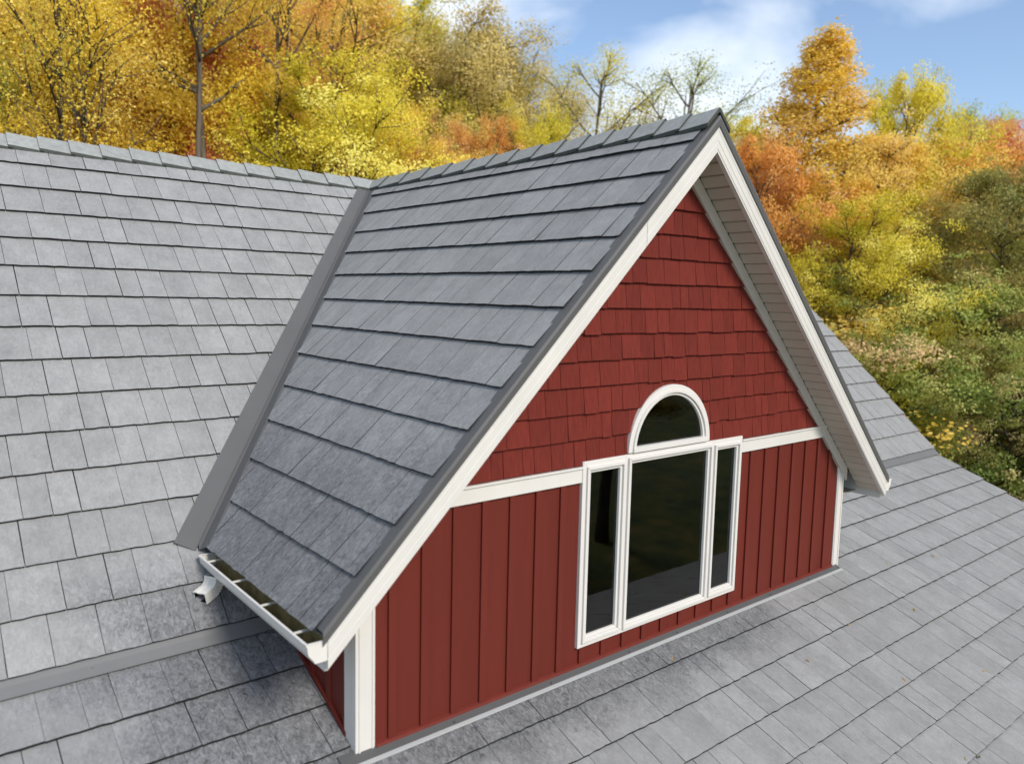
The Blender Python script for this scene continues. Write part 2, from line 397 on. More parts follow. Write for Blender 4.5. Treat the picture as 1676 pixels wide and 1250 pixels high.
# ---- metal: valleys, the bend between the slopes, flashings
def strip(name, prof_a, prof_b, m, label=None, th=.003, mid=None):
    """sheet between two 3-D polylines"""
    mb = MB(); A = [Vector(p) for p in prof_a]; B = [Vector(p) for p in prof_b]
    n = (A[-1]-A[0]).cross(B[0]-A[0]).normalized(); n = n if n.z > 0 else -n
    rings = [[p for p in A]+[p-n*th for p in A[::-1]], [p for p in B]+[p-n*th for p in B[::-1]]]
    mb.loft(rings, True, True); return hp(mb, name, m, label)
def on_up(x, y, h): return Vector((x, y, zu(y))) + Vector((0, -MU, 1))/nU*h
def on_dl(x, y, h, s=-1): return Vector((x, y, zd(x))) + Vector((s*MD, 0, 1))/nD*h
for s in (-1, 1):
    def prof(tt, lift=0):
        # tt 0 = top, 1 = foot
        L0 = on_up(s*(.230+(2.998-.230)*tt), 4.22+(1.414-4.22)*tt, .003); L_ = on_up(s*(.233+(2.998-.233)*tt), 4.22+(1.414-4.22)*tt, .0215+lift)
        yv = 4.28+(1.36-4.28)*tt; xv = (YR-yv)*MU/MD
        C1 = on_up(s*(xv+.020), yv-.002, .012+lift); C2 = Vector((s*xv, yv-.012, zd(xv)+.052+lift)); C3 = on_dl(s*(xv-.012), yv-.03, .018+lift, s)
        R_ = on_dl(s*(.07+(2.82-.07)*tt), 4.095+(1.262-4.095)*tt, .0195+lift, s); R0 = on_dl(s*(.07+(2.82-.07)*tt), 4.092+(1.259-4.092)*tt, .002, s)
        return [L0, L_, C1, C2, C3, R_, R0]
    strip('valley_flashing', prof(0), prof(.452), M['metal_valley'], 'upper length of the grey valley metal')
    strip('valley_flashing', prof(.448, .0025), prof(1.0, .0025), M['metal_valley'], 'lower length of the grey valley metal')
def trans(x0, x1, lab):
    pr = lambda x: [(x, YT+.02, zu(YT+.02)-.004), (x, YT-.010, zl(YT)+.052), (x, YT-.030, zl(YT)+.028), (x, .918, zl(.918)+.0245), (x, .905, zl(.905)+.020)]
    o = strip('step_flashing', pr(x0), pr(x1), M['metal_mid'], lab)
trans(XL, -2.505, 'grey metal strip between the slopes, left of the dormer'); trans(2.505, XR, 'grey metal strip between the slopes, right of the dormer')
def dots(pts, r=.006):
    mb = MB()
    for p in pts: mb.tube([Vector(p), Vector(p)+Vector((0, -.002, .005))], [r, r*.6], 6)
    return mb
for x in (-6.1, -5.0, -3.55, -2.72): hp(dots([(x, .945, zl(.945)+.03)]), 'screw', M['screw'])
# flashing along the foot of the front wall, in two lengths
def foot(x0, x1, lab):
    pr = lambda x: [(x, .012, .046), (x, -.008, zl(-.010)+.0245), (x, -.066, zl(-.066)+.0225)]
    strip('wall_flashing', pr(x0), pr(x1), M['metal'], lab)
    pr = lambda x: [(x, -.066, zl(-.066)+.026), (x, -.083, zl(-.083)+.027), (x, -.085, zl(-.085)+.019)]
    strip('flashing_hem', pr(x0), pr(x1), M['metal_light'])
foot(-2.60, .352, 'left length of the metal apron at the foot of the gable'); foot(.355, 2.46, 'right length of the metal apron at the foot of the gable')
for x in (-1.9, -1.15, -.42, .1, .72, 1.32, 1.92, 2.43): hp(dots([(x, -.05, zl(-.05)+.024)], .007), 'screw', M['screw'])

# ---- gable wall with its window opening
D_ = -.018                               # the window sits a touch left of the middle
CX, CZ, RG = D_-.018, 1.44, .352          # centre of the fan light
WX0, WX1, WZ0, WZ1 = D_-.885, D_+.852, .165, 1.411
hx0, hx1, hz0, hz1 = WX0+.045, WX1-.045, WZ0+.045, WZ1-.045
arc = [(CX+.400*math.cos(a), 1.42+.400*math.sin(a)) for a in np.linspace(0, math.pi, 25)]
hole = [(hx0, hz0), (hx1, hz0), (hx1, hz1), (CX+.400, hz1)] + arc + [(CX-.400, hz1), (hx0, hz1)]
def wall_poly(outer, hole, y0, th, name, m):
    loops = [[Vector((p[0], 0, p[1])) for p in outer], [Vector((p[0], 0, p[1])) for p in hole]]
    tris = tessellate_polygon([[v.xzy for v in l] for l in loops]); pts = loops[0]+loops[1]; n = len(pts)
    mb = MB(); mb.add([(p.x, y0, p.z) for p in pts]+[(p.x, y0+th, p.z) for p in pts], [t_ for t_ in tris]+[tuple(n+i for i in t_[::-1]) for t_ in tris])
    o0 = 0
    for l in loops:
        k = len(l); mb.add([(p.x, y0, p.z) for p in l]+[(p.x, y0+th, p.z) for p in l], [(i, (i+1) % k, k+(i+1) % k, k+i) for i in range(k)])
    return hp(mb, name, m, 'red front gable wall of the dormer')
ZG = 3.40
gable = wall_poly([(-2.48, 0.0), (2.48, 0.0), (2.48, ZG-MD*2.48), (0, ZG), (-2.48, ZG-MD*2.48)], hole, .021, .08, 'gable_wall', M['red'])
def piece(name, poly, yb, yf, m, parent, taper=None, bev=0):
    """vertical piece on the front wall: polygon in x,z; yf may vary with z through taper(z)"""
    n = len(poly); a = sum(poly[i][0]*poly[(i+1) % n][1]-poly[(i+1) % n][0]*poly[i][1] for i in range(n))
    if a < 0: poly = poly[::-1]
    ox, oz = poly[0]
    F_ = [(x-ox, (taper(z) if taper else yf), z-oz) for x, z in poly]; B_ = [(x-ox, yb, z-oz) for x, z in poly]
    fs = [tuple(range(n)), tuple(range(2*n-1, n-1, -1))] + [(i, n+i, n+(i+1) % n, (i+1) % n) for i in range(n)]
    me = mesh(name, F_+B_, fs, m)
    return obj(name, me, parent, mw=Matrix.Translation((ox, 0, oz)))
# boards and battens
def around_window(poly):
    """split a polygon below the band into the bits beside and under the window"""
    out = []
    for cuts in ([(1, 0, WX0+.022)], [(-1, 0, -(WX1-.022))], [(0, 1, WZ0+.022), (-1, 0, -(WX0+.022)), (1, 0, WX1-.022)]):
        p = poly
        for c in cuts:
            p = clip(p, *c)
            if not p: break
        if p and area(p) > 2e-4: out.append(p)
    return out
SP = .2052; X0b = -2.31
for kk in range(-1, 24):
    xk = X0b+kk*SP
    for nm, a, b, yf in (('siding_board', xk+.046, xk+SP, .002), ('batten', xk, xk+.046, -.0125)):
        poly = [(a, .014), (b, .014), (b, 1.30), (a, 1.30)]
        for c in ((-1, 0, 2.40), (1, 0, 2.40), (MD, 1, 3.36), (-MD, 1, 3.36)):
            poly = clip(poly, *c)
            if not poly: break
        if poly:
            for q in around_window(poly): piece(nm, q, .021, yf, M['red'], gable)
# shakes
rd = random.Random(11)
z = 1.386
row = 0
while z < 3.36:
    zt = z+.1675; x = -2.2-rd.uniform(0, .12)
    while x < 2.2:
        w = rd.choice((.09, .105, .125, .14, .15, .165, .18)); dz = rd.choice((-.004, 0, 0, .003, .004)) if row else 0
        poly = [(x+.001, z+dz), (x+w-.0025, z+dz+rd.uniform(-.0008, .0008)), (x+w-.0025, zt+.02), (x+.001, zt+.02)]
        for c in ((MD, 1, 3.365), (-MD, 1, 3.365)):
            poly = clip(poly, *c)
            if not poly: break
        if poly:
            # leave the fan light free
            qx, qz = x+w/2, z+.085; ddx, ddz = qx-CX, max(qz-1.42, 0); dist = math.hypot(ddx, ddz)
            if dist < .55 and dist > 1e-6:
                nx, nz = ddx/dist, ddz/dist; poly = clip(poly, -nx, -nz, -(nx*CX+nz*1.42+.430))
            if poly and area(poly) > 4e-4:
                piece('shake', poly, .019, 0, M['shake'], gable, taper=lambda zz, z0=z, tk=rd.uniform(.0165, .021): .008-tk*(1-(zz-z0)/.1675)-.004)
        x += w
    z = zt; row += 1
# ---- side walls (cheeks) of the dormer
for s in (-1, 1):
    mb = MB(); yb_ = 1.35
    mb.prism([(s*2.47, .0, 0.0), (s*2.47, .95, zl(.95)), (s*2.47, yb_, zu(yb_)-.05), (s*2.47, yb_, .86), (s*2.47, 0, .86)], (-s*.08, 0, 0))
    cheek = hp(mb, 'side_wall', M['red'], 'red %s side wall of the dormer under the eave' % ('left' if s < 0 else 'right'))
    for kk in range(8):
        y0 = .125+kk*SP-.03
        for nm, a, b, dx in (('siding_board', y0+.046, y0+SP, .022), ('batten', y0, y0+.046, .034)):
            a = max(a, .1)
            poly = [(a, 0), (b, 0), (b, .74), (a, .74)]
            poly = clip(poly, ML, -1, -.022) if b < .97 else clip(poly, MU, -1, -(zu(0)))
            if not poly: continue
            n = len(poly); ox, oz = poly[0]
            mb = MB(); mb.prism([(s*2.47, p[0], p[1]) for p in poly], (s*dx, 0, 0)); mb.obj(nm, M['red'], cheek)
    mb = MB(); mb.prism([(s*2.512, .1, zl(.1)+.022), (s*2.512, .95, zl(.95)+.022), (s*2.512, .95, zl(.95)+.05), (s*2.512, .1, zl(.1)+.05)], (-s*.03, 0, 0))
    mb.obj('base_trim', M['red'], cheek)
# ---- red trim at the foot of the gable
mb = MB(); mb.prism([(-2.388, -.016, .018), (-2.388, -.022, .032), (-2.388, -.016, .048), (-2.388, .002, .056), (-2.388, .02, .056), (-2.388, .02, .012)], (2*2.388, 0, 0))
hp(mb, 'base_trim', M['red'], 'thin red trim along the foot of the gable')
# ---- corner posts
for s in (-1, 1):
    mb = MB()
    x1, x2 = 2.506, 2.390
    def top(x): return 3.40-MD*x
    mb.prism([(s*x1, -.010, -.004), (s*x2, -.010, -.004), (s*x2, -.010, top(x2)), (s*x1, -.010, top(x1))], (0, .028, 0))
    mb.prism([(s*x1, .018, .004), (s*x1, .118, zl(.118)+.01), (s*x1, .118, .80), (s*x1, .018, .80)], (-s*.026, 0, 0))
    for q in (2.400, 2.478): mb.box(min(s*q, s*(q+.010)), max(s*q, s*(q+.010)), -.0155, -.0102, .0, 3.395-MD*(q+.012))
    o = hp(mb, 'corner_post', M['white'], '%s white corner post of the gable' % ('left' if s < 0 else 'right')); bevel(o, .002, 1)
# ---- band board between boards and shakes
for xa_, xb_, lab in ((-2.12, WX0-.001, 'left'), (WX1+.001, 2.12, 'right')):
    mb = MB(); mb.box(xa_, xb_, -.020, .018, 1.276, 1.366); mb.box(xa_, xb_, -.030, .018, 1.3665, 1.379)
    o = hp(mb, 'band_board', M['white'], 'cream band board %s of the window' % lab); bevel(o, .002, 1)
# ---- frieze boards under the soffit
for s in (-1, 1):
    mb = MB(); a = [(0, 3.315), (0, 3.43), (s*2.53, 3.43-MD*2.53), (s*2.53, 3.315-MD*2.53)]
    if s > 0: a = a[::-1]
    mb.prism([(p[0], -.024, p[1]) for p in a], (0, .038, 0)); o = hp(mb, 'frieze_board', M['frieze'], 'beige board between the %s soffit and the shakes' % ('left' if s < 0 else 'right'))
# ---- soffits: panel by panel
for s in (-1, 1):
    fs_ = Frame((0, 0, 3.428), (0, 1, 0), (s, 0, -MD))
    mb = MB(); mb.prism([(0, -OV+.02, 3.52), (s*XE, -OV+.02, 3.52-MD*XE), (s*XE, -.0, 3.52-MD*XE), (0, -.0, 3.52)], (0, 0, -.02))
    sof = hp(mb, 'rake_soffit', M['dark'], '%s sloping beige soffit of the gable' % ('left' if s < 0 else 'right'))
    L_ = XE*nD; k = 0
    while k*.1016 < L_-.05:
        a, b = k*.1016+.012, min((k+1)*.1016-.012, L_-.012); x_a, x_b = a/nD, b/nD
        mb = MB(); z0 = 3.442
        mb.prism([(s*x_a, -OV+.02, z0-MD*x_a), (s*x_b, -OV+.02, z0-MD*x_b-.007), (s*x_b, -.022, z0-MD*x_b-.007), (s*x_a, -.022, z0-MD*x_a)], (0, 0, .014))
        mb.obj('soffit_panel', M['soffit'], sof); k += 1
    # level soffit and fascia under the eave
    mb = MB(); mb.box(min(s*2.50, s*(XE-.02)), max(s*2.50, s*(XE-.02)), .0, 1.36, .690, .70)
    hp(mb, 'eave_soffit', M['soffit'], '%s level soffit under the eave' % ('left' if s < 0 else 'right'))
    mb = MB(); mb.box(min(s*(XE-.02), s*(XE-.001)), max(s*(XE-.02), s*(XE-.001)), -.2285, 1.36, .668, .86)
    hp(mb, 'fascia', M['white'], '%s eave fascia' % ('left' if s < 0 else 'right'))
    mb = MB(); mb.box(min(s*2.478, s*2.52), max(s*2.478, s*2.52), .119, 1.30, .60, .671); hp(mb, 'eave_frieze', M['frieze'])
# ---- rake boards, fluted, the left one in two lengths; grey drip metal above
def rake(s, x0, x1, lab):
    """fluted profile: (distance below the top edge measured vertically, how far it stands out)"""
    prof = [(0, .022), (.034, .022), (.037, .0195), (.043, .0195), (.046, .022), (.098, .022), (.101, .0195), (.107, .0195), (.110, .022), (.152, .0215), (.155, .018), (.172, .018), (.172, -.014), (.0, -.014)]
    mb = MB(); rings = []
    for x, en in ((x0, 0), (x1, 1)):
        r = []
        for d, o_ in prof:
            xx = x; zz = HW-d-MD*x
            if x > XE-.01:      # level cut at the foot
                zz = max(zz, .690); 
            r.append((s*xx, -OV+.014-o_-.006, zz))
        rings.append(r)
    mb.loft(rings, True, True); o = hp(mb, 'rake_board', M['white'], lab); return o
rake(-1, 0.0, .6625, 'upper length of the left white rake board'); rake(-1, .6660, XE, 'lower length of the left white rake board'); rake(1, 0.0, XE, 'right white rake board')
for s in (-1, 1):
    mb = MB(); y0 = -OV-.022
    pr = lambda x: [(s*x, y0, HW-.008-MD*x), (s*x, y0-.002, HW+.040-MD*x), (s*x, y0+.004, HW+.062-MD*x), (s*x, ye+.02, HW+.064-MD*x), (s*x, ye+.02, HW+.058-MD*x), (s*x, y0+.006, HW+.054-MD*x), (s*x, y0+.002, HW-.008-MD*x)]
    mb.loft([pr(0), pr(XE+.028)], True, True)
    hp(mb, 'drip_edge', M['metal'], '%s grey metal edge of the gable roof' % ('left' if s < 0 else 'right'))
# ---- window: one casing, four sashes with panes
win = MB()
def fr_rect(mb, x0, x1, z0, z1, wd, yf, yb):
    mb.prism([(x0, yf, z0), (x1, yf, z0), (x1-wd, yf, z0+wd), (x0+wd, yf, z0+wd)], (0, yb-yf, 0)); mb.prism([(x0, yf, z1), (x1, yf, z1), (x1-wd, yf, z1-wd), (x0+wd, yf, z1-wd)], (0, yb-yf, 0))
    mb.prism([(x0, yf, z0), (x0, yf, z1), (x0+wd, yf, z1-wd), (x0+wd, yf, z0+wd)], (0, yb-yf, 0)); mb.prism([(x1, yf, z0), (x1, yf, z1), (x1-wd, yf, z1-wd), (x1-wd, yf, z0+wd)], (0, yb-yf, 0))
fr_rect(win, WX0, WX1, WZ0, WZ1, .046, -.024, .05)
win.box(D_-.505, D_-.448, -.022, .05, WZ0+.046, WZ1-.046); win.box(D_+.452, D_+.508, -.022, .05, WZ0+.046, WZ1-.046)
A0 = np.linspace(0, math.pi, 33)
def arch(mb, r_o, r_i, zf, yf, yb, bottom):
    rings = [[(CX+r*math.cos(a), y, zf+r*math.sin(a)) for r, y in ((r_o, yf), (r_i, yf), (r_i, yb), (r_o, yb))] for a in A0]
    mb.loft(rings, True, True)
    if bottom: mb.box(CX-r_i+.0005, CX+r_i-.0005, yf, yb, zf-.001, zf+bottom)
arch(win, .443, .405, 1.4185, -.026, .05, 0)
win.box(CX-.405, CX+.405, -.020, .05, 1.4115, 1.4195)
w_o = hp(win, 'window', M['vinyl'], 'white casing of three tall panes under a half-round fan light'); bevel(w_o, .003, 2)
def sash(x0, x1, z0, z1, lab):
    mb = MB(); fr_rect(mb, x0, x1, z0, z1, .022, -.040, .03); fr_rect(mb, x0+.0225, x1-.0225, z0+.0225, z1-.0225, .020, -.024, .008)
    o = mb.obj('sash', M['vinyl'], w_o, label=lab); bevel(o, .003, 2)
    mb = MB(); d = .0427; mb.box(x0+d, x1-d, -.004, .0, z0+d, z1-d); mb.obj('pane', M['glass'], w_o)
    mb = MB(); fr_rect(mb, x0+d+.0005, x1-d-.0005, z0+d+.0005, z1-d-.0005, .005, .0015, .008); mb.obj('spacer', M['sill_in'], w_o)
    mb = MB(); d = .040
    for a in ((x0+d-.01, x0+d, z0+d-.01, z1-d+.01), (x1-d, x1-d+.01, z0+d-.01, z1-d+.01), (x0+d, x1-d, z0+d-.01, z0+d), (x0+d, x1-d, z1-d, z1-d+.01)): mb.box(a[0], a[1], .010, .10, a[2], a[3])
    mb.obj('jamb', M['jamb'], w_o)
sash(WX0+.032, D_-.492, WZ0+.032, WZ1-.036, 'left narrow sash'); sash(D_-.462, D_+.463, WZ0+.024, WZ1-.022, 'wide middle sash'); sash(D_+.493, WX1-.030, WZ0+.032, WZ1-.036, 'right narrow sash')
mb = MB(); arch(mb, .4045, .385, 1.4200, -.038, .03, 0); arch(mb, .3845, .366, 1.4200, -.024, .012, 0); mb.box(CX-.4045, CX+.4045, -.040, .012, 1.4200-.0003, 1.4560)
o = mb.obj('sash', M['vinyl'], w_o, label='half-round sash of the fan light'); bevel(o, .002, 2)
mb = MB(); pts = [(CX+.365*math.cos(a), -.004, 1.4200+.365*math.sin(a)) for a in np.linspace(.099, math.pi-.099, 33)]; mb.prism(pts, (0, .004, 0)); mb.obj('pane', M['glass'], w_o)
mb = MB(); arch(mb, .380, .367, 1.4200, .014, .10, 0); mb.obj('jamb', M['jamb'], w_o)
# the dark room behind
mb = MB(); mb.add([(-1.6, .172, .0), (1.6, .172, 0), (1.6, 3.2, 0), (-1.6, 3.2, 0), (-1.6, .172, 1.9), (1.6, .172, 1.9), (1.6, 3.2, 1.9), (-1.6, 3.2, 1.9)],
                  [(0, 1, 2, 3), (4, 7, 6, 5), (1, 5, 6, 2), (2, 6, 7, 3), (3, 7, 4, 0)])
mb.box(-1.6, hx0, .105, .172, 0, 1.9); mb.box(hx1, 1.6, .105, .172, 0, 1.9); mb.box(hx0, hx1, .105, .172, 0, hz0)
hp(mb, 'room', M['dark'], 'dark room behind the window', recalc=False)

# ---- gutters
def gutter(s, y0, y1, lab, elbow):
    x0 = XE+.0015; top_ = .838
    # K profile: back, floor, front with its ogee and rolled lip (distance out, z)
    pr = [(0, .000), (0, -.100), (.062, -.100), (.068, -.086), (.080, -.072), (.094, -.052), (.098, -.030), (.100, -.010), (.108, -.004), (.108, .002), (.096, .003)]
    inn = [(.096, .0), (.094, -.012), (.092, -.030), (.088, -.050), (.075, -.068), (.064, -.082), (.058, -.096), (.003, -.096), (.003, .000)]
    mb = MB(); P_ = lambda q, y: (s*(x0+q[0]), y, top_+q[1])
    mb.loft([[P_(q, y0) for q in pr], [P_(q, y1) for q in pr]], False, False, 0)
    mb.loft([[P_(q, y0+.003) for q in inn], [P_(q, y1-.003) for q in inn]], False, False, 1)
    mb.add([P_(q, y) for q in (pr[-1], inn[0]) for y in (y0, y1)], [(0, 1, 3, 2)], 0); mb.add([P_(q, y) for q in (pr[0], inn[-1]) for y in (y0, y1)], [(0, 1, 3, 2)], 0)
    gt = hp(mb, 'gutter', [M['gutter'], M['gutterin']], lab)
    for y in (y0, y1):
        mb = MB(); mb.prism([P_(q, y) for q in pr[:-1]], (0, .004 if y == y1 else -.004, 0))
        e = [P_((0, .001), y-.006), P_((.108, .003), y-.006), P_((.108, -.002), y-.006), P_((0, -.004), y-.006)]; mb.prism(e, (0, .012, 0)); mb.obj('end_cap', M['gutter'], gt)
    n = 4
    for k in range(n):
        y = y0+.16+k*(y1-y0-.30)/(n-1)
        mb = MB(); mb.box(min(s*(x0+.001), s*(x0+.104)), max(s*(x0+.001), s*(x0+.104)), y-.007, y+.007, top_-.006, top_-.002)
        mb.box(min(s*(x0+.001), s*(x0+.10)), max(s*(x0+.001), s*(x0+.10)), y-.002, y+.002, top_-.002, top_+.003); mb.tube([P_((.001, -.004), y), P_((.018, -.004), y)], .006, 8)
        mb.obj('hanger', M['steel'], gt)
    if elbow:
        yc = y1-.115; r = .078; cx_ = x0+.050; rings = []; W2, D2 = .046, .035; tw = math.radians(28)
        path = [((cx_, top_-.099), 0), ((cx_, top_-.112), 0)]
        for i in range(17):
            a = i/16*math.radians(76); path.append(((cx_+r-r*math.cos(a), top_-.112-r*math.sin(a)), a))
        lx, lz = path[-1][0]; a = path[-1][1]; path.append(((lx+.06*math.sin(a), lz-.06*math.cos(a)), a))
        for i, ((x, z_), a) in enumerate(path):
            k = 1.0 if (i < 2 or i > 17) else (1.05 if i % 2 == 0 else .96)
            nx, nz = math.cos(a), math.sin(a)
            ring = []
            for (p, q) in ((-1, -1), (-.4, -1), (-.3, -.9), (.3, -.9), (.4, -1), (1, -1), (1, 1), (.4, 1), (.3, .9), (-.3, .9), (-.4, 1), (-1, 1)):
                lx_, ly_ = x+q*D2*k*nx-cx_, p*W2*k; ring.append((s*(cx_+lx_*math.cos(tw)+ly_*math.sin(tw)), yc-lx_*math.sin(tw)+ly_*math.cos(tw), z_+q*D2*k*nz))
            rings.append(ring)
        inr = []
        for r_ in (rings[-1], rings[-2]):
            c = sum((Vector(p) for p in r_), Vector())/len(r_); inr.append([tuple(c*.12+Vector(p)*.88) for p in r_])
        mb = MB(); mb.loft(rings, True, False); nR = len(rings[-1]); mb.loft([rings[-1], inr[0]], True, False); mb.loft([inr[0], inr[1]], True, False, 1)
        mb.obj('downspout_elbow', [M['gutter'], M['dark']], gt, recalc=False)
gutter(-1, -OV-.006, 1.262, 'short cream gutter on the left eave, mossy inside', True)
gutter(1, -OV-.006, 1.262, 'short cream gutter on the right eave', False)

# ---- the house below its roofs
mb = MB(); yb0, yb1 = -4.05, 2*YR-YT-.25
prf = [(yb0, GZ), (yb1, GZ), (yb1, zu(YT)+.15), (YR, zu(YR)-.12), (YT, zu(YT)-.13), (yb0, zl(yb0)-.12)]
mb.prism([(XL+.3, p[0], p[1]) for p in prf], (.2, 0, 0)); mb.prism([(XR-.35, p[0], p[1]) for p in prf], (.2, 0, 0))
mb.box(XL+.5, XR-.35, yb0, yb0+.2, GZ, zl(yb0)-.12); mb.box(XL+.5, XR-.35, yb1-.2, yb1, GZ, zu(YT)+.15)
hp(mb, 'outer_wall', M['red'], 'red outer walls of the house below the roofs')
for x in (XL, XR):
    s = 1 if x > 0 else -1
    mb = MB(); w = s*.022
    for a, b in (((YR, zu(YR)+.0), (YT, zu(YT)+.0)), ((YT-.0005, zl(YT)+.0), (YF, zl(YF)+.0))):
        mb.prism([(x+s*.002, a[0], a[1]), (x+s*.002, b[0], b[1]), (x+s*.002, b[0], b[1]-.16), (x+s*.002, a[0], a[1]-.16)], (w, 0, 0))
    mb.prism([(x+s*.002, YR+.0005, zu(YR)), (x+s*.002, 2*YR-YT, zu(YT)), (x+s*.002, 2*YR-YT, zu(YT)-.16), (x+s*.002, YR+.0005, zu(YR)-.16)], (w, 0, 0))
    hp(mb, 'barge_board', M['red'], 'thin red board along the %s end of the main roof' % ('right' if s > 0 else 'left'))
mb = MB(); mb.box(XL, XR, YF-.022, YF-.002, zl(YF)-.17, zl(YF)+.005); hp(mb, 'front_fascia', M['white'])
# ------------------------------------------------------------------ the land
F2 = Vector((math.sin(YAW), math.cos(YAW))); R2 = Vector((math.cos(YAW), -math.sin(YAW)))
def sm(a, b, x):
    t_ = min(1, max(0, (x-a)/(b-a))); return t_*t_*(3-2*t_)
def ground(x, y):
    dx, dy = x-CAM.x, y-CAM.y; f = dx*F2.x+dy*F2.y; r = dx*R2.x+dy*R2.y
    left = sm(22, -25, r)
    h = GZ + .25*math.sin(x*.21+1)*math.cos(y*.17)*sm(12, 25, math.hypot(dx, dy))
    h += sm(16, 75, f)*(3.5+15*left) - 1.0*sm(0, 14, r)*sm(10, 20, f)
    return h
mb = MB(); N = 90; ext = 340
def gx(i): q = (i/N*2-1); return math.copysign(abs(q)**1.9, q)*ext
vsx = [(gx(i), gx(j), ground(gx(i), gx(j))) for j in range(N+1) for i in range(N+1)]
fsx = [(j*(N+1)+i, j*(N+1)+i+1, (j+1)*(N+1)+i+1, (j+1)*(N+1)+i) for j in range(N) for i in range(N)]
gm = bpy.data.materials.new('autumn_lawn'); gm.use_nodes = True; t = gm.node_tree; b = t.nodes['Principled BSDF']
tcg = nn(t, 'ShaderNodeNewGeometry'); ng = nn(t, 'ShaderNodeTexNoise'); ng.inputs['Scale'].default_value = .9; ng.inputs['Detail'].default_value = 8; ng.inputs['Roughness'].default_value = .7
cr = nn(t, 'ShaderNodeValToRGB'); e = cr.color_ramp.elements
e[0].position = .36; e[0].color = (.035, .055, .012, 1); e[1].position = .66; e[1].color = (.20, .15, .035, 1)
q = cr.color_ramp.elements.new(.5); q.color = (.085, .11, .022, 1)
t.links.new(tcg.outputs['Position'], ng.inputs[0]); t.links.new(ng.outputs[0], cr.inputs[0]); t.links.new(cr.outputs[0], b.inputs['Base Color']); b.inputs['Roughness'].default_value = .95
obj('ground', mesh('ground', vsx, fsx, gm, smooth=True), kind='structure')

# ------------------------------------------------------------------ trees
def leaf_mat(name, cols, sheen=.35):
    m = bpy.data.materials.new(name); m.use_nodes = True; t = m.node_tree; t.nodes.clear(); lk = t.links.new
    at = nn(t, 'ShaderNodeAttribute', attribute_name='tone'); oi = nn(t, 'ShaderNodeObjectInfo')
    ad = nn(t, 'ShaderNodeMath', operation='MULTIPLY_ADD'); ad.inputs[1].default_value = .16; lk(oi.outputs['Random'], ad.inputs[0]); lk(at.outputs['Fac'], ad.inputs[2])
    sb = nn(t, 'ShaderNodeMath', operation='SUBTRACT'); sb.inputs[1].default_value = .08; lk(ad.outputs[0], sb.inputs[0])
    cr = nn(t, 'ShaderNodeValToRGB'); es = cr.color_ramp.elements
    while len(es) < len(cols): es.new(.5)
    for i, c in enumerate(cols): es[i].position = .08+.84*i/(len(cols)-1); es[i].color = (*c, 1)
    lk(sb.outputs[0], cr.inputs[0])
    d = nn(t, 'ShaderNodeBsdfDiffuse'); tl = nn(t, 'ShaderNodeBsdfTranslucent'); gl = nn(t, 'ShaderNodeBsdfGlossy'); gl.inputs['Roughness'].default_value = .55
    ms = nn(t, 'ShaderNodeMixShader'); ms.inputs[0].default_value = .42; m2 = nn(t, 'ShaderNodeMixShader'); m2.inputs[0].default_value = .03; o = nn(t, 'ShaderNodeOutputMaterial')
    lk(cr.outputs[0], d.inputs[0]); lk(cr.outputs[0], tl.inputs[0]); lk(d.outputs[0], ms.inputs[1]); lk(tl.outputs[0], ms.inputs[2])
    lk(ms.outputs[0], m2.inputs[1]); lk(gl.outputs[0], m2.inputs[2]); lk(m2.outputs[0], o.inputs[0]); return m
LM = {
 'yellow': leaf_mat('yellow_leaves', [(.40, .36, .04), (.80, .56, .04), (.94, .68, .06), (.96, .80, .22)]),
 'lemon': leaf_mat('lemon_leaves', [(.26, .32, .03), (.60, .56, .035), (.86, .72, .05), (.94, .84, .18)]),
 'gold': leaf_mat('gold_orange_leaves', [(.42, .34, .04), (.82, .56, .06), (.94, .68, .12), (.96, .72, .28)]),
 'orange': leaf_mat('orange_leaves', [(.34, .24, .04), (.76, .36, .06), (.92, .48, .12), (.94, .66, .28)]),
 'red': leaf_mat('red_leaves', [(.34, .10, .04), (.74, .18, .09), (.88, .28, .15), (.90, .46, .24)]),
 'rust': leaf_mat('rust_leaves', [(.24, .18, .05), (.54, .25, .08), (.72, .34, .13), (.76, .50, .20)]),
 'olive': leaf_mat('olive_leaves', [(.20, .22, .04), (.46, .42, .07), (.70, .58, .10), (.86, .72, .22)]),
 'brown': leaf_mat('bronze_leaves', [(.20, .20, .06), (.44, .36, .10), (.64, .50, .15), (.80, .64, .22)]),
 'green': leaf_mat('green_leaves', [(.12, .18, .04), (.28, .36, .06), (.50, .54, .09), (.76, .72, .18)]),
 'dark': leaf_mat('dark_green_leaves', [(.10, .13, .03), (.24, .27, .06), (.44, .38, .09), (.74, .46, .17)]),
 'sage': leaf_mat('sage_leaves', [(.12, .20, .04), (.30, .40, .07), (.56, .60, .14), (.92, .64, .32)]),
}
M['bark'] = mat('bark', (.12, .098, .075), .9, .2, ((9, 9, 2), .45, 5, .2), ((30, 30, 6), .8, .02))

